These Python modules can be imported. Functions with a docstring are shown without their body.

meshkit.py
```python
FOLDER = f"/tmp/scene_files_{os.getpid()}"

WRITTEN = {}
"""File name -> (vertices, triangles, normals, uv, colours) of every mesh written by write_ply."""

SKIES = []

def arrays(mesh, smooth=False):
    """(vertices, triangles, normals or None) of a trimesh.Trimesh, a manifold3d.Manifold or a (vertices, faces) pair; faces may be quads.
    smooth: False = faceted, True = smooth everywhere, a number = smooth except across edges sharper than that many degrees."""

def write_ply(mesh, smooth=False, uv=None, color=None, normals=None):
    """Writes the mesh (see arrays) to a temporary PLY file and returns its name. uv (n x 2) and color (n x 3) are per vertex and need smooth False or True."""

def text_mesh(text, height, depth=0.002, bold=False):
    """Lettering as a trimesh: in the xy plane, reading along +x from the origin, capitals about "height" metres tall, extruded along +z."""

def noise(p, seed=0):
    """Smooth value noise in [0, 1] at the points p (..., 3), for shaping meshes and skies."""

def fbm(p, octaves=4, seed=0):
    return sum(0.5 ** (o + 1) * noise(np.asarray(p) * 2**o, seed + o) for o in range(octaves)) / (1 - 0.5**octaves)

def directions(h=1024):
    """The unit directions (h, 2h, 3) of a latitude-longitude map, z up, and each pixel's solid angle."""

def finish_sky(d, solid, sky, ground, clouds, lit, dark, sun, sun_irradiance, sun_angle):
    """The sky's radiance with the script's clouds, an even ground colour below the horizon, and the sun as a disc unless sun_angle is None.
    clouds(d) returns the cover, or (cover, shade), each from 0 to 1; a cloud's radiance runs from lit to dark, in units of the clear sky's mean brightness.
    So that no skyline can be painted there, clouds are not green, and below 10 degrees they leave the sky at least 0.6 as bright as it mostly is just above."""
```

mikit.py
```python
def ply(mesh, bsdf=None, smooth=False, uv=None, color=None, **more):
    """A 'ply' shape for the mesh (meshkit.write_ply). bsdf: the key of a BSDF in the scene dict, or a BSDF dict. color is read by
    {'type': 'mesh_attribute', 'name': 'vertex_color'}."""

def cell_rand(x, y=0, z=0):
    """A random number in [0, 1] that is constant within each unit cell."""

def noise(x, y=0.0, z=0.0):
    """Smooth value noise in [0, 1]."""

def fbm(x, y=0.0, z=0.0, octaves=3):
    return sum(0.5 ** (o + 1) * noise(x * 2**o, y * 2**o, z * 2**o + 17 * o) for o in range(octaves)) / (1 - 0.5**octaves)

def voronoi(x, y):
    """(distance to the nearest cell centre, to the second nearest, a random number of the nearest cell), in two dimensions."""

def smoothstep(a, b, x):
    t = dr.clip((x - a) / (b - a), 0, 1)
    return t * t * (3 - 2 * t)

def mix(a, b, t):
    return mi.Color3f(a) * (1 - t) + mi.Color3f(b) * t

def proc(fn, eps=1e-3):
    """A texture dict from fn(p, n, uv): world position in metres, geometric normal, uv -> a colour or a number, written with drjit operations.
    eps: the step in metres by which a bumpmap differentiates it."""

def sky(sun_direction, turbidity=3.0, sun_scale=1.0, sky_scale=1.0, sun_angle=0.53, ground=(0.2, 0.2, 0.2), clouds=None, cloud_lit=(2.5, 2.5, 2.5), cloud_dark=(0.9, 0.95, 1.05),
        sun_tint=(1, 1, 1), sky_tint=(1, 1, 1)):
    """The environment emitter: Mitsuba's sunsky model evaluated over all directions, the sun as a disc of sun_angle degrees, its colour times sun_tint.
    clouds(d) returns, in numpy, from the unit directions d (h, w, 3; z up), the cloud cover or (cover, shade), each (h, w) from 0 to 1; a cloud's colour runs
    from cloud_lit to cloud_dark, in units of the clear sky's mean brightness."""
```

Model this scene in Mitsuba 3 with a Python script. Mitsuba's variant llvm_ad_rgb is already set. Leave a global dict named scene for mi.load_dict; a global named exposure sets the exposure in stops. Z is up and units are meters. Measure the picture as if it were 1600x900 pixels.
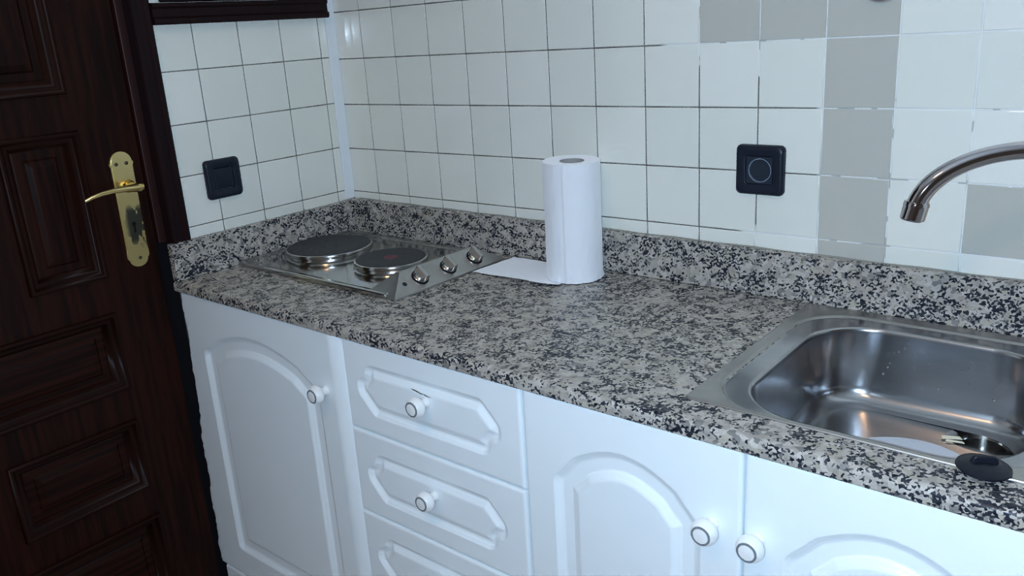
import math
import numpy as np
import drjit as dr
import mitsuba as mi
import trimesh
import shapely
import shapely.geometry as sg
from scipy.spatial.transform import Rotation
import meshkit
import mikit
from mikit import proc, noise, fbm, cell_rand, smoothstep, mix

T = mi.ScalarTransform4f
scene, labels = {'type': 'scene'}, {}
rng = np.random.default_rng(7)

# ------------------------------------------------------------------ camera, light, exposure
exposure = 0.0
CAM = np.array([1.65333, -1.3605, 1.36282])
RIGHT = np.array([0.774331, 0.630138, -0.057772])
DOWN = np.array([0.148365, -0.269549, -0.951489])
FWD = np.array([-0.615142, 0.728196, -0.302211])
scene['camera'] = {'type': 'perspective', 'fov': 2 * math.degrees(math.atan(800 / 1312.34)), 'fov_axis': 'x',
                   'near_clip': 0.02, 'far_clip': 20.0,
                   'to_world': T().look_at(origin=CAM.tolist(), target=(CAM + FWD).tolist(), up=(-DOWN).tolist())}
# the phone's flash, a couple of centimetres beside its lens
FLASH = CAM - 0.022 * RIGHT + 0.004 * DOWN
scene['flash'] = {'type': 'point', 'position': FLASH.tolist(), 'intensity': {'type': 'rgb', 'value': [2.72, 3.72, 4.85]}}
LAMP_RADIANCE = [26.0, 14.5, 6.5]      # the dim ceiling lamp of the kitchen

# ------------------------------------------------------------------ materials
def rgb(*c):
    return {'type': 'rgb', 'value': list(map(float, c))}


def pbr(name, color, rough=0.5, metal=0.0, spec=0.5, bump=None, **more):
    b = {'type': 'principled', 'base_color': rgb(*color) if isinstance(color, (tuple, list)) else color,
         'roughness': rough, 'metallic': metal, 'specular': spec, **more}
    if bump is not None:
        b = {'type': 'bumpmap', 'tex': bump[0], 'scale': bump[1], 'bsdf': b}
    scene[name] = {'type': 'twosided', 'bsdf': b}
    return name


def vor3(x, y, z):
    """Nearest cell of a three-dimensional Voronoi pattern: (distance, random of the cell, second random)."""
    best, r1, r2 = mi.Float(9), mi.Float(0), mi.Float(0)
    fx, fy, fz = dr.floor(x), dr.floor(y), dr.floor(z)
    for a in (-1, 0, 1):
        for b in (-1, 0, 1):
            for c in (-1, 0, 1):
                cx, cy, cz = fx + a, fy + b, fz + c
                h = cell_rand(cx, cy, cz)
                h2 = dr.fma(h, 977.0, 0.0) - dr.floor(h * 977.0)
                h3 = dr.fma(h, 7919.0, 0.0) - dr.floor(h * 7919.0)
                h4 = dr.fma(h, 331.0, 0.0) - dr.floor(h * 331.0)
                d = dr.square(cx + h2 - x) + dr.square(cy + h3 - y) + dr.square(cz + h4 - z)
                near = d < best
                best = dr.minimum(best, d)
                r1 = dr.select(near, h, r1)
                r2 = dr.select(near, h4, r2)
    return best, r1, r2


def granite_fn(p, n, uv):
    wx = noise(p.x * 260, p.y * 260, p.z * 260) - 0.5
    wy = noise(p.x * 260 + 31, p.y * 260 + 7, p.z * 260) - 0.5
    x, y, z = p.x + wx * 0.0035, p.y + wy * 0.0035, p.z + (wx - wy) * 0.0025
    s = 1 / 0.0085
    _, r, q = vor3(x * s, y * s, z * s)
    light = mix((0.295, 0.268, 0.238), (0.48, 0.448, 0.408), q)
    light = mix(light, (0.38, 0.345, 0.285), smoothstep(0.88, 0.92, r))
    light = mix(light, (0.15, 0.145, 0.14), 0.8 * (1 - smoothstep(0.10, 0.13, r)))
    light = light * (0.9 + 0.2 * noise(p.x * 420, p.y * 420, p.z * 420))
    s2 = 1 / 0.0036
    _, r2, q2 = vor3(x * s2 + 5, y * s2, z * s2)
    clump = noise(p.x * 85, p.y * 85, p.z * 85) * 0.65 + noise(p.x * 30 + 9, p.y * 30, p.z * 30) * 0.35
    v = r2 + (clump - 0.5) * 1.5
    dark = mix((0.006, 0.008, 0.014), (0.03, 0.034, 0.046), q2)
    grey = mix((0.06, 0.062, 0.068), (0.14, 0.135, 0.13), q2)
    return dr.select(v < 0.245, dark, dr.select(v < 0.325, grey, light))


pbr('granite', proc(granite_fn), 0.32, spec=0.2)

WHITE_TILES = [pbr(f'tile_white_{i}', c, 0.09, spec=0.5) for i, c in enumerate([(0.76, 0.765, 0.70), (0.78, 0.78, 0.72), (0.74, 0.75, 0.685)])]
pbr('tile_beige', (0.49, 0.485, 0.435), 0.09)


def grout_back_fn(p, n, uv):
    """Old joints are dirty grey; those right of the roll were pointed again in white."""
    edge = 0.885 + 0.275 * (1 - smoothstep(1.215, 1.30, p.z)) - 0.13 * (1 - smoothstep(0.98, 1.04, p.z))
    w = noise(p.x * 9, p.z * 9, 1.0) - 0.5
    patch = smoothstep(0.74, 0.80, noise(p.x * 60, p.z * 60, 5.0)) * smoothstep(0.0, 0.05, p.x - edge) * (1 - smoothstep(0.25, 0.3, p.x - edge))
    t = smoothstep(-0.01, 0.01, p.x - edge + 0.06 * w) * (1 - 0.5 * patch)
    dirty = mix((0.085, 0.085, 0.08), (0.20, 0.20, 0.19), noise(p.x * 40, p.z * 40, 2.0))
    return mix(dirty, (0.74, 0.76, 0.75), t)


pbr('grout_back', proc(grout_back_fn), 0.9, spec=0.2)
pbr('grout_left', proc(lambda p, n, uv: mix((0.10, 0.10, 0.095), (0.24, 0.24, 0.22), noise(p.y * 40, p.z * 40, 2.0))), 0.9, spec=0.2)


def wood_fn(scale_y, scale_z):
    def fn(p, n, uv):
        g = fbm(p.x * 40, p.y * scale_y, p.z * scale_z, octaves=4)
        f = noise(p.x * 150, p.y * scale_y * 5, p.z * scale_z * 5)
        c = mix((0.0070, 0.0020, 0.0015), (0.0215, 0.0052, 0.0026), smoothstep(0.2, 0.8, g))
        return c * (0.9 + 0.2 * f)
    return fn


pbr('wood_upright', proc(wood_fn(120, 6)), 0.40, spec=0.10)
pbr('wood_level', proc(wood_fn(6, 120)), 0.40, spec=0.10)
pbr('wood_frame', proc(lambda p, n, uv: mix((0.008, 0.0045, 0.0055), (0.016, 0.0062, 0.0068), fbm(p.x * 90, p.y * 110, p.z * 7))), 0.40, spec=0.10)
pbr('wood_moulding', proc(lambda p, n, uv: mix((0.009, 0.0028, 0.002), (0.017, 0.0044, 0.0024), fbm(p.x * 40, p.y * 30, p.z * 30))), 0.38, spec=0.09)
pbr('wood_jamb', (0.020, 0.0045, 0.004), 0.45, spec=0.3)
pbr('dark_gap', (0.008, 0.008, 0.010), 0.9, spec=0.1)

pbr('white_paint', (0.78, 0.84, 0.87), 0.36, spec=0.45)


def scratched_fn(p, n, uv):
    line = dr.abs(p.z - (0.7955 - 0.10 * (p.x - 0.735) + 0.0012 * (noise(p.x * 300) - 0.5)))
    on = (1 - smoothstep(0.0006, 0.0014, line)) * smoothstep(0.700, 0.708, p.x) * (1 - smoothstep(0.74, 0.752, p.x)) * smoothstep(0.3, 0.5, noise(p.x * 130, 3.0))
    return mix((0.78, 0.84, 0.87), (0.08, 0.075, 0.07), on)


pbr('white_paint_chipped', proc(scratched_fn), 0.36, spec=0.45)
pbr('knob_white', (0.78, 0.79, 0.78), 0.2)
pbr('ring_grey', (0.16, 0.18, 0.20), 0.35)
pbr('plastic_trim', (0.74, 0.78, 0.82), 0.35)
pbr('caulk', (0.26, 0.25, 0.22), 0.8, spec=0.2)


def emboss(p, n, uv):
    a, b = uv.x * 1.0, uv.y * 1.0
    return noise(a, b, 0.5) * 0.6 + noise(a * 2.3, b * 2.3, 3.5) * 0.4


pbr('paper', (0.80, 0.82, 0.86), 0.95, spec=0.1, bump=(proc(emboss, eps=8e-4), 0.0012))
pbr('cardboard', (0.33, 0.32, 0.31), 0.9, spec=0.1)
pbr('cream_scrap', (0.72, 0.68, 0.52), 0.8, spec=0.2)
pbr('brass', (0.78, 0.60, 0.25), 0.22, metal=1.0)


def tarnish_fn(p, n, uv):
    t = noise(p.y * 90, p.z * 55, 1.0) * 0.6 + noise(p.y * 260, p.z * 160, 4.0) * 0.4
    zone = smoothstep(0.955, 0.985, p.z) * (1 - smoothstep(1.04, 1.06, p.z)) * smoothstep(-0.586, -0.572, p.y)
    return mix((0.80, 0.66, 0.30), (0.10, 0.10, 0.08), smoothstep(0.52, 0.62, t + 0.25 * zone) * zone)


pbr('brass_worn', proc(tarnish_fn), 0.26, metal=1.0)
pbr('brass_dark', (0.06, 0.05, 0.03), 0.5, metal=0.5)
pbr('black_plastic', (0.007, 0.011, 0.021), 0.36, spec=0.3)
pbr('clear_insert', (0.012, 0.019, 0.032), 0.2, spec=0.4)
pbr('socket_ring', (0.16, 0.21, 0.27), 0.15, spec=0.8)
pbr('steel', (0.52, 0.515, 0.50), 0.17, metal=1.0)
pbr('steel_tray', (0.50, 0.50, 0.49), 0.11, metal=1.0)
pbr('steel_dull', proc(lambda p, n, uv: mix((0.40, 0.40, 0.385), (0.58, 0.575, 0.56), fbm(p.x * 30, p.y * 30, p.z * 30))), 0.36, metal=1.0)
pbr('steel_bowl', proc(lambda p, n, uv: mix((0.42, 0.43, 0.45), (0.54, 0.55, 0.57), fbm(p.x * 9, p.y * 45, p.z * 60))), 0.21, metal=1.0)
pbr('chrome', (0.54, 0.52, 0.54), 0.06, metal=1.0)
pbr('cast_iron', proc(lambda p, n, uv: mix((0.016, 0.018, 0.022), (0.028, 0.031, 0.036), noise(p.x * 200, p.y * 200))), 0.55, spec=0.35)
pbr('red_enamel', (0.10, 0.010, 0.022), 0.5)
pbr('rubber', (0.006, 0.007, 0.013), 0.34, spec=0.3)
pbr('water', (0.50, 0.53, 0.56), 0.04, metal=1.0)
pbr('pale_film', (0.50, 0.55, 0.62), 0.25, spec=0.5)
pbr('room_paint', (0.20, 0.155, 0.125), 0.8, spec=0.2)
pbr('wall_paint', (0.60, 0.585, 0.55), 0.8, spec=0.2)
pbr('ceiling_paint', (0.72, 0.70, 0.66), 0.9, spec=0.1)
pbr('floor_tile', (0.22, 0.16, 0.12), 0.4)
pbr('lamp_rim', (0.6, 0.6, 0.6), 0.4)


# ------------------------------------------------------------------ mesh helpers
def join(*m):
    return trimesh.util.concatenate([x for x in m])


def box(x0, x1, y0, y1, z0, z1, bevel=0.0):
    if bevel <= 0:
        b = trimesh.creation.box((x1 - x0, y1 - y0, z1 - z0))
        b.apply_translation(((x0 + x1) / 2, (y0 + y1) / 2, (z0 + z1) / 2))
        return b
    pts = []
    for i, x in enumerate((x0, x1)):
        for j, y in enumerate((y0, y1)):
            for k, z in enumerate((z0, z1)):
                sx, sy, sz = (1 - 2 * i) * bevel, (1 - 2 * j) * bevel, (1 - 2 * k) * bevel
                f = 0.29
                pts += [(x, y + sy, z + sz), (x + sx, y, z + sz), (x + sx, y + sy, z),
                        (x + f * sx, y + f * sy, z + sz), (x + sx, y + f * sy, z + f * sz), (x + f * sx, y + sy, z + f * sz)]
    return trimesh.convex.convex_hull(np.array(pts))


def loft(rings, cap0=False, cap1=False, closed=True):
    """Skin through rings of equally many points."""
    R = np.array(rings, float)
    k, n = R.shape[:2]
    v = R.reshape(-1, 3)
    i, j = np.meshgrid(np.arange(k - 1), np.arange(n if closed else n - 1), indexing='ij')
    a, b = i * n + j, i * n + (j + 1) % n
    f = np.vstack([np.stack([a, b, b + n], -1).reshape(-1, 3), np.stack([a, b + n, a + n], -1).reshape(-1, 3)])
    for on, ring, flip in ((cap0, 0, True), (cap1, k - 1, False)):
        if on:
            v = np.vstack([v, R[ring].mean(0)])
            q = np.arange(n)
            c = np.stack([ring * n + q, ring * n + (q + 1) % n, np.full(n, len(v) - 1)], -1)
            f = np.vstack([f, c[:, ::-1] if flip else c])
    m = trimesh.Trimesh(v, f, process=False)
    return m


def rrect(x0, x1, y0, y1, r, n=10):
    """Rounded rectangle as a loop of 4n points in the plane."""
    out = []
    for cx, cy, a0 in ((x1 - r, y1 - r, 0), (x0 + r, y1 - r, 90), (x0 + r, y0 + r, 180), (x1 - r, y0 + r, 270)):
        for t in np.linspace(0, 90, n):
            a = math.radians(a0 + t)
            out.append((cx + r * math.cos(a), cy + r * math.sin(a)))
    return np.array(out)


def lathe(profile, n=48, caps=True):
    """(radius, height) profile about z."""
    a = np.linspace(0, 2 * np.pi, n, endpoint=False)
    return loft([[(r * math.cos(t), r * math.sin(t), h) for t in a] for r, h in profile], cap0=caps and profile[0][0] > 1e-5, cap1=caps and profile[-1][0] > 1e-5)


def moved(m, loc=(0, 0, 0), rot=None):
    m = m.copy()
    M = np.eye(4)
    if rot is not None:
        M[:3, :3] = rot
    M[:3, 3] = loc
    m.apply_transform(M)
    return m


def tube(path, radii, n=28, caps=True):
    p = np.asarray(path, float)
    t = np.gradient(p, axis=0)
    t /= np.linalg.norm(t, axis=1, keepdims=True)
    ref = np.array([0.0, 0, 1]) if abs(t[0][2]) < 0.8 else np.array([1.0, 0.3, 0])
    a = np.cross(t[0], ref); a /= np.linalg.norm(a)
    rings = []
    for i in range(len(p)):
        a = a - t[i] * np.dot(a, t[i]); a /= np.linalg.norm(a)
        b = np.cross(t[i], a)
        r = radii[i] if np.ndim(radii) else radii
        rings.append([p[i] + r * (math.cos(w) * a + math.sin(w) * b) for w in np.linspace(0, 2 * np.pi, n, endpoint=False)])
    return loft(rings, caps, caps)


def extrude(poly, h):
    return trimesh.creation.extrude_polygon(sg.Polygon(poly) if not hasattr(poly, 'geom_type') else poly, h, engine='earcut')


COUNT = {}


def key(name):
    n = COUNT.get(name, 0)
    COUNT[name] = n + 1
    return name if n == 0 else f'{name}_{n:03d}'


def put(name, mesh, bsdf, smooth=False, parent=None, **more):
    k = key(f'{parent}__{name}' if parent else name)
    scene[k] = mikit.ply(mesh, bsdf, smooth, **more)
    return k


def thing(name, label, cat, group=None, kind=None):
    k = key(name)
    labels[k] = {'label': label, 'category': cat}
    if group:
        labels[k]['group'] = group
    if kind:
        labels[k]['kind'] = kind
    return k


def tag(k, label, cat=None, kind=None):
    labels[k] = {'label': label}
    if cat:
        labels[k]['category'] = cat
    if kind:
        labels[k]['kind'] = kind
    return k


# frames of the vertical planes: (a, b, height) -> world
FACE_BACK = np.array([[1, 0, 0], [0, 0, -1], [0, 1, 0]], float)       # local z comes out of the back wall (-y)
FACE_LEFT = np.array([[0, 0, 1], [1, 0, 0], [0, 1, 0]], float)         # local z comes out of the left wall (+x), local x = +y

COUNTER_Z, SPLASH_Z, SPLASH_T = 0.88, 0.961, 0.020
FRONT_Y = -0.508

# ------------------------------------------------------------------ the room
J = 0.0016      # depth of the joints
wb = thing('wall_back', 'tiled kitchen wall behind the granite worktop, sink and paper roll', 'wall', kind='structure')
put('grout', box(-0.15, 4.2, J, 0.15, 0, 2.6), 'grout_back', parent=wb)
wl = thing('wall_left', 'white tiled side wall beside the wooden door', 'wall', kind='structure')
put('grout', join(box(-0.15, -J, -0.478, J, 0, 2.6)), 'grout_left', parent=wl)
put('plaster', join(box(-0.15, -0.001, -4.0, -1.26, 0, 2.6), box(-0.15, -0.001, -1.26, -0.478, 2.09, 2.6)), 'wall_paint', parent=wl)
tag(put('wall_right', box(4.2, 4.35, -4.0, 0.15, 0, 2.6), 'room_paint'), 'dim brown wall facing the tiled side wall across the room', 'wall', 'structure')
tag(put('wall_front', box(-0.15, 4.35, -4.15, -4.0, 0, 2.6), 'room_paint'), 'dim brown wall facing the tiled back wall across the room', 'wall', 'structure')
tag(put('floor', box(-0.15, 4.35, -4.15, 0.15, -0.1, 0), 'floor_tile'), 'brown kitchen floor', 'floor', 'structure')
tag(put('ceiling', box(-0.15, 4.35, -4.15, 0.15, 2.6, 2.7), 'ceiling_paint'), 'pale kitchen ceiling', 'ceiling', 'structure')

lamp = thing('ceiling_lamp', 'round lamp on the ceiling above the kitchen', 'lamp')
dome = lathe([(0.16, 0), (0.155, -0.03), (0.13, -0.055), (0.08, -0.075), (0.0005, -0.082)], 40)
put('rim', moved(lathe([(0.165, 0), (0.175, -0.004), (0.175, -0.02), (0.162, -0.024)], 40, False), (1.35, -1.9, 2.598)), 'lamp_rim', 30, lamp)
dome = moved(dome, (1.35, -1.9, 2.585))
trimesh.repair.fix_normals(dome)
put('diffuser', dome, 'ceiling_paint', False, lamp, emitter={'type': 'area', 'radiance': rgb(*LAMP_RADIANCE)})

# tiles: rows between the joint lines h and h-1, columns between v and v+1 (joint lines as counted in the photograph)
TH, PITCH, ROW, OX, OY, Z0 = 0.0085, 0.108, 0.10704, 0.0942, 0.0493, 0.9785


def tile_mesh(corners, normal, gap=0.0011, lip=0.0014):
    """corners: four points counter-clockwise seen from the front; a tile with eased edges standing proud of the joint."""
    c = np.array(corners, float)
    n = np.array(normal, float)
    e = [(c[(i + 1) % 4] - c[i]) / np.linalg.norm(c[(i + 1) % 4] - c[i]) for i in range(4)]
    def inset(d, h):
        return [c[i] + d * e[i] - d * e[i - 1] + h * n for i in range(4)]
    m = loft([inset(gap, -J - 0.001), inset(gap, -0.0009), inset(gap + 0.0005, -0.00025), inset(gap + lip, 0.0)])
    v, f = m.vertices, m.faces
    f = np.vstack([f, [[12, 13, 14], [12, 14, 15]]])
    return trimesh.Trimesh(v, f, process=False)


BEIGE = {(9, 2), (10, 2), (11, 2), (11, 3), (11, 4), (11, 5), (11, 6), (13, 5)}
for h in range(6, -2, -1):
    for v in range(0, 20):
        xa, xb = OX + (v - 1) * PITCH, OX + v * PITCH
        if v == 0:
            xa = 0.0005
        za, zb = Z0 - (h - 5) * ROW, Z0 - (h - 6) * ROW     # row below joint h .. upper joint h-1
        pts = []
        for x, z in ((xa, za), (xb, za), (xb, zb), (xa, zb)):
            pts.append([x - TH * (z - Z0), 0, z + TH * x])
        if h == 6:
            pts[0][2] = pts[1][2] = SPLASH_Z - 0.004
        for q in pts:
            q[0] = max(q[0], 0.0005)
        off = rng.normal(0, 0.00012, 4)
        pts = [[q[0], off[i], q[2]] for i, q in enumerate(pts)]
        bs = 'tile_beige' if (v, h) in BEIGE else WHITE_TILES[int(rng.integers(3))]
        put('tile', tile_mesh(pts, (0, -1, 0)), bs, 60, wb)
CASING_Y = -0.4625
for h in range(6, -2, -1):
    for u in range(-1, 4):
        ya, yb = -(OY + (u + 1) * PITCH), -(OY + u * PITCH)
        if u == -1:
            yb = -0.0005
        ya = max(ya, CASING_Y + 0.004)
        za, zb = Z0 + 0.0056 - (h - 5) * ROW, Z0 + 0.0056 - (h - 6) * ROW
        if h == 6:
            za = SPLASH_Z - 0.004
        off = rng.normal(0, 0.00012, 4)
        pts = [(off[0], ya, za), (off[1], yb, za), (off[2], yb, zb), (off[3], ya, zb)]
        put('tile', tile_mesh(pts, (1, 0, 0)), WHITE_TILES[int(rng.integers(3))], 60, wl)

# corner strip on the left wall
prof = [(0.0003, -0.0282), (0.003, -0.0278), (0.0044, -0.0255), (0.0048, -0.014), (0.0050, -0.0022), (0.0042, -0.0004), (0.0003, -0.0004)]
strip = extrude(prof, 1.80 - SPLASH_Z - 0.002)
strip.apply_translation((0, 0, SPLASH_Z + 0.002))
tag(put('trim_2', strip, 'plastic_trim', 30), 'white plastic strip covering the corner of the tiled walls', 'trim', 'structure')

# ------------------------------------------------------------------ door, casing
d1 = thing('door_1', 'dark brown panelled wooden door with a brass handle plate', 'door', kind='structure')
LX, LY0, LY1 = -0.020, -1.235, -0.5245          # leaf surface, far edge, lock edge
leaf = sg.box(LY0, 0.012, LY1, 2.05)
PANELS = []
def panel_rect(y0, y1, z0, z1):
    PANELS.append((y0, y1, z0, z1))
panel_rect(-1.105, -0.642, 1.281, 1.93)
panel_rect(-0.785, -0.636, 0.9195, 1.2125)
panel_rect(-1.105, -0.905, 0.9195, 1.2125)
panel_rect(-1.105, -0.638, 0.678, 0.8455)
panel_rect(-0.898, -0.640, 0.444, 0.608)
panel_rect(-1.105, -0.955, 0.444, 0.608)
panel_rect(-1.105, -0.634, 0.14, 0.376)
for r in PANELS:
    leaf = leaf.difference(sg.box(r[0] + 0.004, r[2] + 0.004, r[1] - 0.004, r[3] - 0.004))
put('leaf', moved(extrude(leaf, 0.035), (LX - 0.035, 0, 0), FACE_LEFT), 'wood_upright', parent=d1)


def rect_loop(r, d):
    return [(r[0] + d, r[2] + d), (r[1] - d, r[2] + d), (r[1] - d, r[3] - d), (r[0] + d, r[3] - d)]


def rect_loft(r, prof, cap=False):
    return loft([[(LX + h, a, b) for a, b in rect_loop(r, d)] for d, h in prof], False, cap)


for i, r in enumerate(PANELS):
    wood = 'wood_level' if (r[1] - r[0]) > (r[3] - r[2]) else 'wood_upright'
    pk = put('panel', rect_loft(r, [(0.026, -0.022), (0.026, -0.013), (0.030, -0.012), (0.043, -0.0115), (0.047, -0.0085), (0.058, -0.0055)], True), wood, parent=d1)
    put('moulding', rect_loft(r, [(0.0, -0.001), (0.0, 0.005), (0.002, 0.008), (0.006, 0.0085), (0.009, 0.006), (0.011, 0.001), (0.014, -0.001), (0.018, -0.001), (0.021, -0.004), (0.025, -0.011), (0.027, -0.0135)]), 'wood_moulding', 50, pk)

# brass plate with lever
PX = LX + 0.0005
plate = []
for t in np.linspace(0, 180, 19):
    plate.append((0.0225 * math.cos(math.radians(t)), 0.096 + 0.022 * math.sin(math.radians(t))))
plate = [(0.0205, -0.102), (0.0235, -0.098), (0.0235, -0.088), (0.0225, -0.08), (0.0225, 0.088), (0.0245, 0.092), (0.0245, 0.097)] + plate + [(-0.0245, 0.097), (-0.0245, 0.092), (-0.0225, 0.088), (-0.0225, -0.08), (-0.0235, -0.088), (-0.0235, -0.098), (-0.0205, -0.102)]
for t in np.linspace(180, 360, 19):
    plate.append((0.0195 * math.cos(math.radians(t)), -0.102 + 0.0165 * math.sin(math.radians(t))))
pp = sg.Polygon(plate).buffer(0)
plate_c = (-0.5660, 1.0435)
m1 = extrude(pp, 0.0022)
m2 = extrude(pp.buffer(-0.0022), 0.0036)
tilt = Rotation.from_rotvec([0, 0, math.radians(-0.6)]).as_matrix()
hp = put('handle_plate', moved(join(m1, m2), (PX, *plate_c), FACE_LEFT @ tilt), 'brass_worn', parent=d1)
tag(hp, 'tall brass handle plate, tarnished black at its lower half')
scr = lathe([(0.0036, 0), (0.0036, 0.0008), (0.0022, 0.0016), (0.0003, 0.0018)], 16)
for dy, dz in ((-0.0105, 0.094), (0.0105, 0.094), (0.001, -0.1)):
    put('screw', moved(scr, (PX + 0.0037, plate_c[0] + dy, plate_c[1] + dz), FACE_LEFT), 'brass_dark', 40, hp)
keyhole = sg.Point(0, 0.006).buffer(0.0042).union(sg.box(-0.0018, -0.012, 0.0018, 0.006))
put('keyhole', moved(extrude(keyhole, 0.0006), (PX + 0.0037, plate_c[0] + 0.002, plate_c[1] - 0.035), FACE_LEFT), 'dark_gap', parent=hp)
hz = 1.0925
lev = put('lever', join(moved(lathe([(0.013, 0), (0.014, 0.003), (0.012, 0.010), (0.0085, 0.014), (0.0085, 0.046), (0.007, 0.050), (0.0004, 0.051)], 28), (PX + 0.0037, -0.5615, hz), FACE_LEFT),
     tube([(PX + 0.046, -0.553, hz + 0.001), (PX + 0.0475, -0.566, hz + 0.0005), (PX + 0.048, -0.59, hz + 0.002), (PX + 0.047, -0.612, hz + 0.0025), (PX + 0.045, -0.634, hz + 0.0005), (PX + 0.040, -0.652, hz - 0.004), (PX + 0.037, -0.664, hz - 0.009)],
          [0.0075, 0.0088, 0.0062, 0.0052, 0.0046, 0.0042, 0.0034], 18)), 'brass', 50, d1)
tag(lev, 'curved brass lever handle')

# casing above the worktop, jamb full height
t1 = thing('trim_1', 'dark wooden door casing standing between the door and the tiles', 'door frame', kind='structure')
cas = [(0.0004, CASING_Y), (0.012, CASING_Y), (0.014, CASING_Y - 0.003), (0.014, CASING_Y - 0.012), (0.010, CASING_Y - 0.016), (0.010, CASING_Y - 0.026), (0.0155, CASING_Y - 0.029), (0.0168, CASING_Y - 0.034), (0.0166, CASING_Y - 0.040), (0.013, CASING_Y - 0.0425), (-0.011, CASING_Y - 0.0425), (-0.011, CASING_Y - 0.0175), (0.0004, CASING_Y - 0.0175)]
cas = [(x, y) for x, y in cas]
cz = extrude(cas, 2.1 - SPLASH_Z - 0.001)
cz.apply_translation((0, 0, SPLASH_Z + 0.001))
put('casing', cz, 'wood_frame', parent=t1)
put('jamb', box(-0.10, -0.0115, -0.5215, -0.4800, SPLASH_Z + 0.001, 2.1, 0.003), 'wood_jamb', 30, t1)
put('jamb', box(-0.10, -0.046, -0.5215, -0.4800, 0, SPLASH_Z), 'dark_gap', parent=t1)
put('head_casing', box(-0.10, 0.014, -1.26, -0.5220, 2.056, 2.1, 0.003), 'wood_frame', 30, t1)
put('jamb', box(-0.10, 0.0, -1.259, -1.239, 0, 2.055), 'wood_jamb', parent=t1)

# dark wooden frame of the wall cupboard above the switch: only its lower rail is in the picture
fr = thing('wooden_frame', 'dark brown wooden frame fixed on the tiled side wall above the switch', 'frame')
FZ = 1.396
rail = [(0.002, FZ), (0.019, FZ), (0.022, FZ + 0.004), (0.022, FZ + 0.011), (0.017, FZ + 0.015), (0.017, FZ + 0.030), (0.021, FZ + 0.034), (0.020, FZ + 0.041), (0.002, FZ + 0.042)]
rm = extrude(rail, 0.4325 - 0.0)
rm.apply_transform(np.array([[1, 0, 0, 0], [0, 0, 1, -0.4615], [0, 1, 0, 0], [0, 0, 0, 1.0]]))
put('rail', rm, 'wood_frame', parent=fr)
put('panel', box(0.002, 0.014, -0.438, -0.031, FZ + 0.0425, 1.80, 0.003), 'wood_frame', 30, fr)

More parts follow.
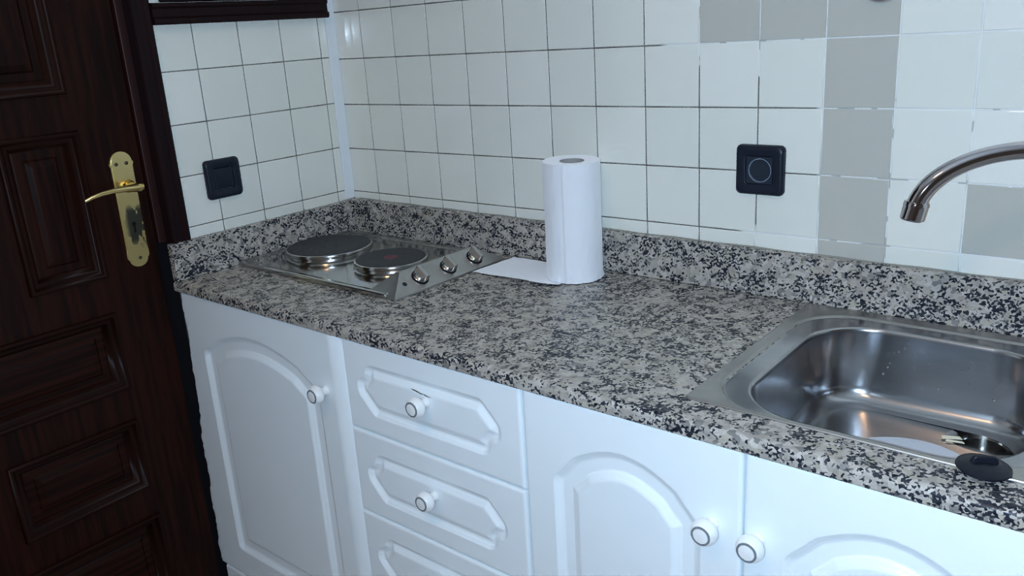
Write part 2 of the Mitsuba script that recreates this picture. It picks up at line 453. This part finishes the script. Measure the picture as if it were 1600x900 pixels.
# ------------------------------------------------------------------ worktop and splashbacks
SX0, SX1, SY0, SY1 = 1.172, 1.640, -0.4555, -0.0215     # outline of the inset sink
END = 2.30
arris = [(-0.001 - SPLASH_T * 0, 0.858)]
R8 = 0.009
edge = [(-0.514 + R8 - R8 * math.sin(t), COUNTER_Z - R8 + R8 * math.cos(t)) for t in np.linspace(0, math.pi / 2, 7)]
edge += [(-0.514, 0.8605), (-0.5125, 0.858)]
cp = [(-0.001, 0.858), (-0.001, COUNTER_Z)] + edge
top = extrude(cp, END - 0.001)
top.apply_transform(np.array([[0, 0, 1, 0.001], [1, 0, 0, 0], [0, 1, 0, 0], [0, 0, 0, 1.0]]))
hole = box(SX0 + 0.022, SX1 - 0.022, SY0 + 0.012, SY1 - 0.022, 0.80, 0.95)
trimesh.repair.fix_normals(top)
top = trimesh.boolean.difference([top, hole], engine='manifold')
tag(put('worktop', top, 'granite', 30), 'speckled grey and black granite worktop on the white cabinets', 'worktop')
sp = box(0.001, END, -SPLASH_T, -0.0008, COUNTER_Z + 0.0004, SPLASH_Z, 0.0025)
tag(put('backsplash', sp, 'granite', 30), 'long granite upstand along the back wall behind the paper roll and sink', 'backsplash')
sp = box(0.0008, SPLASH_T, -0.513, -SPLASH_T - 0.0006, COUNTER_Z + 0.0004, SPLASH_Z, 0.0025)
tag(put('backsplash', sp, 'granite', 30), 'short granite upstand along the side wall between door and corner', 'backsplash')
put('sealant', tube([(x, -0.0025, SPLASH_Z + 0.0002) for x in np.linspace(0.024, END, 60)], [0.0018 + 0.0008 * math.sin(i * 1.7) for i in range(60)], 8), 'caulk', 40, 'backsplash')

# ------------------------------------------------------------------ cabinets
def knob_parts(parent, x, z, y=FRONT_Y):
    body = lathe([(0.0095, 0.0), (0.0095, 0.002), (0.0075, 0.004), (0.0070, 0.010), (0.0085, 0.0125), (0.0145, 0.0145), (0.0172, 0.0185), (0.0178, 0.022), (0.0170, 0.0265), (0.0148, 0.0305), (0.0128, 0.0322), (0.0104, 0.0326), (0.0003, 0.0334)], 40)
    ring = lathe([(0.0102, 0.0326), (0.0104, 0.0334), (0.0118, 0.0335), (0.0128, 0.0329), (0.0131, 0.0316)], 40, False)
    loc = (x, y - 0.0002, z)
    put('knob', moved(body, loc, FACE_BACK), 'knob_white', 45, parent)
    put('knob_ring', moved(ring, loc, FACE_BACK), 'ring_grey', 45, parent)


def smooth_profile(d, pts):
    """Piecewise profile eased between its points."""
    d = np.asarray(d)
    x, h = np.array([p[0] for p in pts]), np.array([p[1] for p in pts])
    i = np.clip(np.searchsorted(x, d) - 1, 0, len(x) - 2)
    t = np.clip((d - x[i]) / (x[i + 1] - x[i]), 0, 1)
    t = t * t * (3 - 2 * t)
    return h[i] * (1 - t) + h[i + 1] * t


def front_mesh(x0, x1, z0, z1, outline, prof, step=0.0017, depth=0.018, y=FRONT_Y, r=0.005, warp=None):
    def axis(a, b):
        e = np.array([0, 0.0003, 0.0009, 0.0018, 0.003, r, 0.0065])
        inner = np.linspace(a + 0.008, b - 0.008, int((b - a) / step))
        return np.concatenate([a + e, inner, b - e[::-1]])
    X, Z = axis(x0, x1), axis(z0, z1)
    gx, gz = np.meshgrid(X, Z, indexing='ij')
    poly = sg.Polygon(outline)
    pts = shapely.points(gx.ravel(), gz.ravel())
    d = shapely.distance(pts, poly.exterior)
    d = np.where(shapely.contains_xy(poly, gx.ravel(), gz.ravel()), d, -d).reshape(gx.shape)
    h = smooth_profile(d, prof)
    e = np.minimum(np.minimum(gx - x0, x1 - gx), np.minimum(gz - z0, z1 - gz))
    e = np.clip(e, 0, r)
    h = h - (r - np.sqrt(np.maximum(r * r - (r - e) ** 2, 0)))
    if warp is not None:
        gx = warp(gx, gz)
    v = np.stack([gx, y - h, gz], -1)
    nx, nz = gx.shape
    idx = np.arange(nx * nz).reshape(nx, nz)
    a, b, c, dd = idx[:-1, :-1].ravel(), idx[1:, :-1].ravel(), idx[1:, 1:].ravel(), idx[:-1, 1:].ravel()
    f = np.vstack([np.stack([a, b, c], -1), np.stack([a, c, dd], -1)])
    rim = np.concatenate([idx[:, 0], idx[-1, 1:], idx[-2::-1, -1], idx[0, -2:0:-1]])
    v = v.reshape(-1, 3)
    back = v[rim].copy()
    back[:, 1] = y + depth
    m0 = len(v)
    v = np.vstack([v, back, [[(x0 + x1) / 2, y + depth, (z0 + z1) / 2]]])
    q = np.arange(len(rim))
    q2 = (q + 1) % len(rim)
    f = np.vstack([f, np.stack([rim[q2], rim[q], m0 + q], -1), np.stack([rim[q2], m0 + q, m0 + q2], -1), np.stack([m0 + q2, m0 + q, np.full(len(q), len(v) - 1)], -1)])
    return trimesh.Trimesh(v, f, process=False)


def arch_outline(xl, xr, zb, zs, rise):
    pts = [(xl + 0.012, zb), (xr - 0.012, zb), (xr - 0.003, zb + 0.004), (xr, zb + 0.013)]
    w = xr - xl
    pts += [(xr, zs - 0.022), (xr - 0.001, zs - 0.014), (xr - 0.004, zs - 0.007), (xr - 0.0085, zs - 0.002)]
    for t in np.linspace(0.94, 0.06, 48):
        m = min(t, 1 - t) - 0.05
        b = math.sin(math.pi * (0.02 + 0.96 * t)) * min(1.0, (max(m, 0) / 0.10)) ** 0.55
        pts.append((xl + t * w, zs + rise * b))
    pts += [(xl + 0.0085, zs - 0.002), (xl + 0.004, zs - 0.007), (xl + 0.001, zs - 0.014), (xl, zs - 0.022), (xl, zb + 0.013), (xl + 0.003, zb + 0.004)]
    return pts


DOOR_PROF = [(-1, 0), (0, 0), (0.0010, -0.0016), (0.0055, -0.0038), (0.0068, -0.0058), (0.0120, -0.0080), (0.030, -0.0080), (0.0312, -0.0062), (0.037, -0.0038), (0.0382, -0.0022), (0.043, -0.0004), (1, -0.0004)]
DRAWER_PROF = [(-1, 0), (0, 0), (0.001, -0.0018), (0.0050, -0.0038), (0.0062, -0.0060), (0.0115, -0.0072), (0.0128, -0.0058), (0.0185, -0.0030), (0.0198, -0.0012), (0.024, -0.0004), (1, -0.0004)]


def carcass(parent, x0, x1, top=0.856, shelf=True):
    t = 0.016
    put('body', join(box(x0, x0 + t, -0.4885, -0.03, 0.168, top), box(x1 - t, x1, -0.4885, -0.03, 0.168, top),
                     box(x0 + t, x1 - t, -0.4885, -0.03, 0.168, 0.184), box(x0 + t, x1 - t, -0.036, -0.03, 0.184, top)), 'white_paint', parent=parent)


Z_TOP, Z_BOT = 0.8572, 0.170
# left unit, its edge scribed raggedly to the door frame
cab = thing('base_cabinet', 'white base cabinet with one arched door, leftmost, beside the brown door', 'cabinet', 'white base cabinets')
carcass(cab, 0.014, 0.503)


def ragged(gx, gz):
    u = np.clip(1 - (gx - 0.0115) / 0.045, 0, 1)
    s = 0.045 * np.clip((0.86 - gz) / 0.69, 0, 1) ** 0.9
    wob = (meshkit.noise(np.stack([gz * 28, gz * 0, gz * 0 + 3], -1)) - 0.5) * 0.010 + (meshkit.noise(np.stack([gz * 110, gz * 0, gz * 0 + 8], -1)) - 0.5) * 0.004
    fade = np.clip((0.858 - gz) / 0.03, 0, 1)
    return gx - u * (s + wob * fade)


dk = put('door', front_mesh(0.0115, 0.5025, Z_BOT, Z_TOP, arch_outline(0.0665, 0.452, 0.243, 0.741, 0.055), DOOR_PROF, warp=ragged), 'white_paint', 35, cab)
knob_parts(dk, 0.4745, 0.741)
st = [(0.5035, -0.490), (0.5035, -0.5115), (0.5065, -0.5145), (0.514, -0.5140), (0.5235, -0.5105), (0.5325, -0.5055), (0.5345, -0.503), (0.5345, -0.490)]
sm = extrude(st, Z_TOP - Z_BOT)
sm.apply_translation((0, 0, Z_BOT))
put('filler_strip', sm, 'white_paint', 40, cab)

du = thing('drawer_unit', 'white drawer unit between the two arched cabinet doors, four panelled drawers', 'drawer unit')
carcass(du, 0.506, 0.934)
for i in range(4):
    zt = 0.8572 - 0.172 * i
    z0, z1 = zt - 0.1685, zt
    c = 0.7715 - 0.172 * i
    xl, xr = 0.5675, 0.8935
    out = [(xl + 0.040, c - 0.0485), (xl + 0.034, c - 0.0445), (xl + 0.004, c - 0.014), (xl, c - 0.003), (xl + 0.0015, c + 0.010), (xl + 0.007, c + 0.0165), (xl + 0.0165, c + 0.021), (xl + 0.0225, c + 0.028), (xl + 0.025, c + 0.037), (xl + 0.031, c + 0.044), (xl + 0.040, c + 0.047)]
    out = out + [(xl + xr - x, 2 * c - z) for x, z in out]
    dw = put('drawer', front_mesh(0.5365, 0.9345, z0, z1, out, DRAWER_PROF, step=0.0015), 'white_paint_chipped' if i == 0 else 'white_paint', 35, du)
    knob_parts(dw, 0.7355, c + 0.012)

su = thing('base_cabinet', 'white sink cabinet with two arched doors whose knobs sit side by side, under the sink', 'cabinet', 'white base cabinets')
carcass(su, 0.9405, 1.625)
for x0, x1, kx in ((0.9385, 1.2785, 1.2405), (1.2815, 1.6215, 1.3005)):
    dk = put('door', front_mesh(x0, x1, Z_BOT, Z_TOP, arch_outline(x0 + 0.052, x1 - 0.055, 0.243, 0.742, 0.058), DOOR_PROF), 'white_paint', 35, su)
    knob_parts(dk, kx, 0.7435)
cu = thing('base_cabinet', 'white base cabinet right of the sink cabinet at the end of the worktop', 'cabinet', 'white base cabinets')
carcass(cu, 1.627, 2.27)
put('door', front_mesh(1.6245, 2.27, Z_BOT, Z_TOP, arch_outline(1.68, 2.215, 0.243, 0.742, 0.058), DOOR_PROF, step=0.004), 'white_paint', 35, cu)
tag(put('plinth', box(-0.020, 2.27, -0.506, -0.492, 0.001, 0.1665, 0.006), 'white_paint', 30), 'white plinth board along the foot of the cabinets', 'plinth')

# ------------------------------------------------------------------ electric hob
hob = thing('electric_hob', 'stainless two plate electric hob set on the granite in the corner', 'hob')
hx0, hx1, hy0, hy1, hz = 0.0235, 0.531, -0.371, -0.049, COUNTER_Z + 0.0004
rings = []
for d, z in ((0.0012, 0), (0.0, 0.0072), (0.0008, 0.0092), (0.0030, 0.0104), (0.008, 0.0104), (0.013, 0.0088), (0.017, 0.0072), (0.022, 0.0068)):
    rings.append([(x, y, hz + z) for x, y in rrect(hx0 + d, hx1 - 0.026 - d, hy0 + d, hy1 - d, max(0.006 - d * 0.2, 0.003), 5)])
put('tray', loft(rings, False, True), 'steel_tray', 40, hob)


def prism(base, ridge):
    return trimesh.convex.convex_hull(np.array(base + ridge))


zb = hz + 0.003
con = prism([(0.452, hy0 + 0.002, zb), (0.452, hy1 - 0.002, zb), (0.5305, hy0 + 0.0005, zb), (0.5305, hy1 - 0.0005, zb), (0.531, hy0 + 0.002, hz), (0.531, hy1 - 0.002, hz),
             (0.452, hy0 + 0.003, zb + 0.004), (0.452, hy1 - 0.003, zb + 0.004)],
            [(0.479, -0.316, 0.9145), (0.479, -0.097, 0.9145), (0.4845, -0.312, 0.9152), (0.4845, -0.101, 0.9152), (0.4880, -0.314, 0.9138), (0.4880, -0.099, 0.9138)])
panel = put('control_panel', con, 'steel_dull', 18, hob)
pa, pb_ = np.array([0.4880, 0, 0.9138]), np.array([0.5305, 0, zb])
pdir = (pb_ - pa) / np.linalg.norm(pb_ - pa)
pn = np.array([-pdir[2], 0, pdir[0]])
if pn[2] < 0:
    pn = -pn
MP = np.stack([pdir, np.array([0, 1.0, 0]), pn], 1)
MP = MP if np.linalg.det(MP) > 0 else np.stack([pdir, np.array([0, -1.0, 0]), pn], 1)


def on_panel(s, y):
    return pa + (pb_ - pa) * s + np.array([0, y, 0])


for y in (-0.2790, -0.1995, -0.1200):
    dial = lathe([(0.0150, 0.0), (0.0150, 0.002), (0.0138, 0.0032), (0.0138, 0.0075), (0.0125, 0.009), (0.0004, 0.0094)], 32)
    grip = box(-0.0165, 0.0165, -0.0052, 0.0052, 0.004, 0.0205, 0.0022)
    k = put('knob', moved(dial, on_panel(0.47, y), MP), 'steel', 40, hob)
    put('grip', moved(grip, on_panel(0.47, y), MP), 'steel', 25, k)
    put('collar', moved(lathe([(0.0178, -0.0002), (0.0178, 0.0009), (0.0150, 0.0012)], 32, False), on_panel(0.47, y), MP), 'dark_gap', 40, k)
put('indicator_light', moved(lathe([(0.0046, -0.0004), (0.0046, 0.0008), (0.0004, 0.0010)], 20), on_panel(0.52, -0.3225), MP), 'black_plastic', 40, hob)
for cx, cy, r, dot in ((0.146, -0.208, 0.0965, False), (0.356, -0.214, 0.0775, True)):
    zt = hz + 0.0050
    ring = lathe([(r + 0.003, 0.0), (r + 0.0035, 0.0015), (r - 0.001, 0.004), (r - 0.002, 0.0085), (r + 0.0012, 0.010), (r + 0.0018, 0.0135), (r + 0.0004, 0.0175), (r - 0.0035, 0.0182)], 72, False)
    disc = lathe([(r - 0.0036, 0.0165), (r - 0.0040, 0.0192), (r - 0.006, 0.0198), (r * 0.42, 0.0198), (r * 0.40, 0.0190), (r * 0.26, 0.0190), (0.0005, 0.0190)], 72)
    b = put('burner', moved(disc, (cx, cy, zt), None), 'cast_iron', 30, hob)
    tag(b, 'smaller black hot plate with a red centre dot' if dot else 'larger black hot plate')
    put('trim_ring', moved(ring, (cx, cy, zt), None), 'steel', 40, b)
    if dot:
        put('red_dot', moved(lathe([(0.0155, 0.0186), (0.0155, 0.0193), (0.0005, 0.0194)], 28), (cx, cy, zt), None), 'red_enamel', parent=b)

# ------------------------------------------------------------------ sink
sink = thing('sink', 'square stainless steel sink let into the granite worktop', 'sink')
sz = COUNTER_Z + 0.0003
bx0, bx1, by0, by1 = 1.2225, 1.553, -0.4385, -0.0735
N = 16
rings = []
for d, z in ((0.0, 0.0), (0.0003, 0.0014), (0.0013, 0.0024), (0.0030, 0.0028), (0.0060, 0.0028), (0.0075, 0.0021)):
    rings.append([(x, y, sz + z) for x, y in rrect(SX0 + d, SX1 - d, SY0 + d, SY1 - d, 0.006, N)])
ix0, ix1, iy0, iy1 = 1.1885, 1.578, -0.4495, -0.0440
for d, r, z in ((0.0, 0.085, 0.0021), (0.0025, 0.084, 0.0012), (0.0055, 0.082, -0.0012), (0.0085, 0.080, -0.0020)):
    d2 = min(d, 0.008)
    rings.append([(x, y, sz + z) for x, y in rrect(ix0 + d, ix1 - d, iy0 + 0.5 * d2, iy1 - d, r, N)])
for d, r, z in ((-0.002, 0.094, -0.0022), (0.0012, 0.092, -0.0030), (0.0032, 0.090, -0.0052), (0.0042, 0.089, -0.010), (0.008, 0.080, -0.06), (0.0115, 0.070, -0.098), (0.0145, 0.068, -0.108), (0.0205, 0.064, -0.1165), (0.029, 0.058, -0.1215), (0.039, 0.052, -0.1235)):
    rings.append([(x, y, sz + z) for x, y in rrect(bx0 + d, bx1 - d, by0 + d, by1 - d, r, N)])
dcx, dcy = 1.470, -0.128
angles = [math.radians(a0 + t) for a0 in (0, 90, 180, 270) for t in np.linspace(0, 90, N)]
rings.append([(dcx + 0.047 * math.cos(a), dcy + 0.037 * math.sin(a), sz - 0.1245) for a in angles])
FLOOR_Z = sz - 0.1245
basin_rings = rings
put('basin', loft(rings[8:]), 'steel_bowl', 40, sink)
put('rim', loft(rings[:9]), 'steel_dull', 40, sink)
drain = [[(dcx + 0.047 * math.cos(a), dcy + 0.037 * math.sin(a), FLOOR_Z) for a in angles]]
for r, z in ((0.040, -0.0015), (0.034, -0.005), (0.030, -0.011)):
    drain.append([(dcx + r * math.cos(a), dcy + min(r, 0.036) * math.sin(a), FLOOR_Z + z) for a in angles])
put('drain', loft(drain, False, True), 'steel', 40, sink)
# tap
TB = np.array([1.5965, -0.0745, 0.0])
TD = np.array([-0.874, -0.486, 0.0]); TD /= np.linalg.norm(TD)
tp = thing('tap', 'curved chrome tap spout reaching over the sink from the right', 'tap')
W = 0.1303
path = [TB + np.array([0, 0, z]) for z in (0.96, 1.02, 1.06)]
for t in np.linspace(0, 180, 40):
    a = math.radians(t)
    if t > 171:
        break
    path.append(TB + TD * (W - W * math.cos(a)) + np.array([0, 0, 1.0915 + 0.080 * math.sin(a)]))
put('spout', tube(path, 0.0112, 32), 'chrome', 40, tp)
end = path[-1]
dirn = path[-1] - path[-2]; dirn /= np.linalg.norm(dirn)
dirn = dirn * 0.6 + np.array([0, 0, -0.4]); dirn /= np.linalg.norm(dirn)
put('aerator', tube([end - dirn * 0.004, end - dirn * 0.0035, end + dirn * 0.001, end + dirn * 0.003, end + dirn * 0.019, end + dirn * 0.021, end + dirn * 0.0212], [0.0112, 0.0138, 0.0148, 0.0142, 0.0140, 0.0128, 0.0100], 32), 'chrome', 30, tp)
put('body', moved(lathe([(0.026, 0.0), (0.026, 0.006), (0.022, 0.012), (0.020, 0.06), (0.022, 0.066), (0.0225, 0.085), (0.014, 0.094), (0.0125, 0.10)], 36), (TB[0], TB[1], sz + 0.0025)), 'chrome', 40, tp)
put('handle', tube([TB + (0.022, 0, 0.955), TB + (0.04, 0.0, 0.965), TB + (0.075, -0.005, 0.985)], [0.007, 0.006, 0.007], 16), 'chrome', 40, tp)

# scraps and water in the sink
scrap = thing('paper_scrap', 'two small cream paper scraps lying on the sink floor near the drain', 'scrap')
def slip(x, y, w, d, rot, z=0.0):
    m = extrude([(-w / 2, -d / 2), (w / 2, -d * 0.35), (w * 0.42, d / 2), (-w * 0.45, d * 0.4)], 0.0012)
    return moved(m, (x, y, FLOOR_Z + 0.0022 + z), Rotation.from_euler('zyx', [rot, 3, 2], degrees=True).as_matrix())
put('piece', slip(1.4325, -0.1445, 0.027, 0.0085, 24), 'cream_scrap', parent=scrap)
put('piece', slip(1.4390, -0.1540, 0.024, 0.0045, 14), 'cream_scrap', parent=scrap)
film_pts = [(0.086 * math.cos(a) * (1 + 0.05 * math.sin(3 * a)), 0.088 * math.sin(a)) for a in np.linspace(0, 2 * np.pi, 60, endpoint=False)]
k = put('water_film', moved(extrude(film_pts, 0.0007), (1.405, -0.262, FLOOR_Z + 0.0012)), 'pale_film')
tag(k, 'pale round film of soapy water on the sink floor behind the front rim', 'water film')
drops = []
dr_rng = np.random.default_rng(3)
for i in range(34):
    x, z = dr_rng.uniform(1.30, 1.50), dr_rng.uniform(0.79, 0.868)
    t = (sz - z)
    yy = by1 - (0.0042 + (t - 0.010) * 0.073) - 0.0003
    s = trimesh.creation.icosphere(2, 1.0)
    r = dr_rng.uniform(0.0009, 0.0021)
    s.apply_scale((r, r * 0.45, r * 1.15))
    s.apply_translation((x, yy, z))
    drops.append(s)
k = put('water_drops', join(*drops), 'water', True)
tag(k, 'small water drops clinging to the inner back wall of the sink', 'water drops', 'stuff')

# plug lying on the edge of the sink
plug = thing('sink_plug', 'black rubber sink plug lying on the front edge of the sink', 'plug')
tip = Rotation.from_euler('xyz', [1.0, 2.0, 20], degrees=True).as_matrix()
ploc = (1.5215, -0.4535, COUNTER_Z + 0.0035)
PS = 0.72
put('disc', moved(lathe([(0.024, 0.0), (0.0345, 0.0015), (0.0375, 0.004), (0.0370, 0.0065), (0.031, 0.0095), (0.021, 0.0125), (0.010, 0.0145), (0.0004, 0.0150)], 48), ploc, tip * PS), 'rubber', 40, plug)
fin = loft([[(x * PS, y * w * PS, z * PS) for x, y, z, w in [(a, b, h, 1.0) for a, b in rrect(-l, l, -wd, wd, min(l, wd) * 0.95, 6)]] for l, wd, h in ((0.0200, 0.0060, 0.010), (0.0190, 0.0046, 0.0155), (0.0170, 0.0040, 0.0200), (0.0150, 0.0036, 0.0225), (0.012, 0.0020, 0.0236))], False, True)
put('grip', moved(fin, ploc, tip @ Rotation.from_euler('z', 6, degrees=True).as_matrix()), 'rubber', 40, plug)

# ------------------------------------------------------------------ paper roll
roll = thing('paper_towel_roll', 'white roll of kitchen paper standing on the worktop, its loose sheet trailing left', 'paper roll')
rc, rr, rz0, rz1 = np.array([0.7335, -0.0785]), 0.0555, COUNTER_Z + 0.0022, 1.1085
na, nz = 140, 46
ang = np.linspace(0, 2 * np.pi, na, endpoint=False)
verts_rings, uvs = [], []
prng = np.random.default_rng(5)
seam = math.radians(-72)
def roll_r(a, z):
    t = (a - seam) % (2 * math.pi)
    base = rr - 0.0016 * t / (2 * math.pi)
    w = meshkit.fbm(np.array([[math.cos(a) * 3, math.sin(a) * 3, z * 14]]), 3, 4)[0] - 0.5
    low = max(0.0, 1 - (z - rz0) / 0.03)
    wrk = meshkit.fbm(np.array([[math.cos(a) * 9, math.sin(a) * 9, z * 60]]), 2, 9)[0] - 0.5
    return base + 0.0022 * w + 0.0045 * low * wrk + 0.0012 * low
for z in np.concatenate([np.linspace(rz0, rz0 + 0.03, 12), np.linspace(rz0 + 0.034, rz1, nz - 12)]):
    ring = []
    for a in ang:
        r = roll_r(a, z)
        zz = z + (0.0010 * math.sin(a - 0.9) * (z - rz0) / 0.23)
        ring.append((rc[0] + r * math.cos(a), rc[1] + r * math.sin(a), zz))
        uvs.append((a * rr / 0.0045, z / 0.0045))
    verts_rings.append(ring)
side = loft(verts_rings)
put('side', side, 'paper', True, roll, uv=np.array(uvs))
topring = verts_rings[-1]
tops = [topring]
for f_, dz in ((0.97, 0.0006), (0.80, 0.0002), (0.6, -0.0005), (0.43, -0.001)):
    tops.append([(rc[0] + (p[0] - rc[0]) * f_ + (0.004 * (1 - f_)), rc[1] + (p[1] - rc[1]) * f_, p[2] + dz) for p in topring])
tm = loft(tops)
put('top', tm, 'paper', True, roll, uv=tm.vertices[:, :2] / 0.0045)
core = [tops[-1]] + [[(p[0], p[1], rz1 - h) for p in tops[-1]] for h in (0.006, 0.08, 0.2)]
put('cardboard_tube', loft(core, False, True), 'cardboard', True, roll)
nu, nv = 60, 30
A, B, C_, D = (np.array(q) for q in ((0.5365, -0.1600), (0.541, -0.0330), (0.700, -0.0330), (0.7475, -0.1515)))
grid, guv = [], []
for i in range(nu):
    row = []
    u = i / (nu - 1)
    for j in range(nv):
        v = j / (nv - 1)
        q = (A * (1 - u) + D * u) * (1 - v) + (B * (1 - u) + C_ * u) * v
        q = q + np.array([0.0, -0.004 * math.sin(u * 9) * (1 - v) * u])
        dist = np.linalg.norm(q - rc)
        free = np.clip((dist - rr) / 0.03, 0, 1)
        z = COUNTER_Z + 0.0012 + 0.0045 * free * meshkit.fbm(np.array([[q[0] * 22, q[1] * 22, 1.0]]), 3, 2)[0] + 0.005 * max(0, u - 0.8) / 0.2 * (1 - v) ** 2 * free
        row.append((q[0], q[1], z))
        guv.append((q[0] / 0.0045, q[1] / 0.0045))
    grid.append(row)
sheet = loft(grid, closed=False)
put('loose_sheet', sheet, 'paper', True, roll, uv=np.array(guv))

# ------------------------------------------------------------------ switch and socket
def frame_loft(size, prof, n=10):
    return loft([[(x, y, h) for x, y in rrect(-size + d, size - d, -size + d, size - d, r, n)] for d, r, h in prof])


def wall_frame(k, loc, rot, size=0.0425):
    put('frame', moved(frame_loft(size, [(0.0, 0.009, 0.0), (0.0, 0.009, 0.005), (0.0015, 0.0105, 0.0085), (0.004, 0.011, 0.0105), (0.008, 0.011, 0.0112), (0.0165, 0.008, 0.0098), (0.0185, 0.0045, 0.0088), (0.0192, 0.004, 0.006)]), loc, rot), 'black_plastic', 40, k)


sw = thing('light_switch', 'black square switch plate on the side wall tiles beside the door', 'switch')
sl = (0.0008, -0.3595, 1.0740)
wall_frame(sw, sl, FACE_LEFT)
put('rocker', moved(loft([[(x, y, h) for x, y in rrect(-s, s, -s, s, 0.003, 5)] for s, h in ((0.0228, 0.002), (0.0228, 0.0075), (0.0215, 0.0088))], False, True), sl, FACE_LEFT), 'black_plastic', 40, sw)
so = thing('power_socket', 'black square power socket on the back wall tiles right of the paper roll', 'socket')
ol = (1.0735, -0.0008, 1.0985)
wall_frame(so, ol, FACE_BACK)
sq = sg.Polygon(rrect(-0.0230, 0.0230, -0.0230, 0.0230, 0.002, 4)).difference(sg.Point(0.001, 0).buffer(0.0198, 32))
put('insert', moved(extrude(sq, 0.0072), (ol[0], ol[1] - 0.0010, ol[2]), FACE_BACK), 'clear_insert', parent=so)
put('socket_ring', moved(lathe([(0.0205, 0.0070), (0.0204, 0.0086), (0.0192, 0.0088), (0.0188, 0.0070), (0.0186, 0.0030)], 40, False), (ol[0] + 0.001, ol[1], ol[2]), FACE_BACK), 'socket_ring', 40, so)
put('socket_cup', moved(lathe([(0.0185, 0.0060), (0.0178, 0.0022), (0.0004, 0.0020)], 40), (ol[0] + 0.001, ol[1], ol[2]), FACE_BACK), 'clear_insert', 40, so)
hole_m = lathe([(0.0027, 0.0), (0.0027, 0.0008), (0.0002, 0.0008)], 16)
for dx in (-0.0085, 0.0105):
    put('pin_hole', moved(hole_m, (ol[0] + dx, ol[1] - 0.0020, ol[2] + 0.001), FACE_BACK), 'dark_gap', parent=so)
for dz in (-0.0170, 0.0170):
    put('earth_clip', moved(box(-0.0025, 0.0025, -0.0016, 0.0016, 0.0022, 0.0056, 0.0006), (ol[0] + 0.001, ol[1], ol[2] + dz), FACE_BACK), 'socket_ring', parent=so)

# chrome fitting whose lower edge shows at the top of the picture
ho = thing('wall_hook', 'round chrome fitting on the back wall at the top edge, above the beige tiles', 'wall fitting')
put('base', moved(lathe([(0.036, 0.0), (0.036, 0.003), (0.033, 0.008), (0.024, 0.0125), (0.012, 0.0135), (0.008, 0.014), (0.007, 0.026), (0.0125, 0.031), (0.0145, 0.037), (0.0120, 0.043), (0.0004, 0.046)], 36), (1.2505, -0.0006, 1.3935), FACE_BACK), 'chrome', 40, ho)
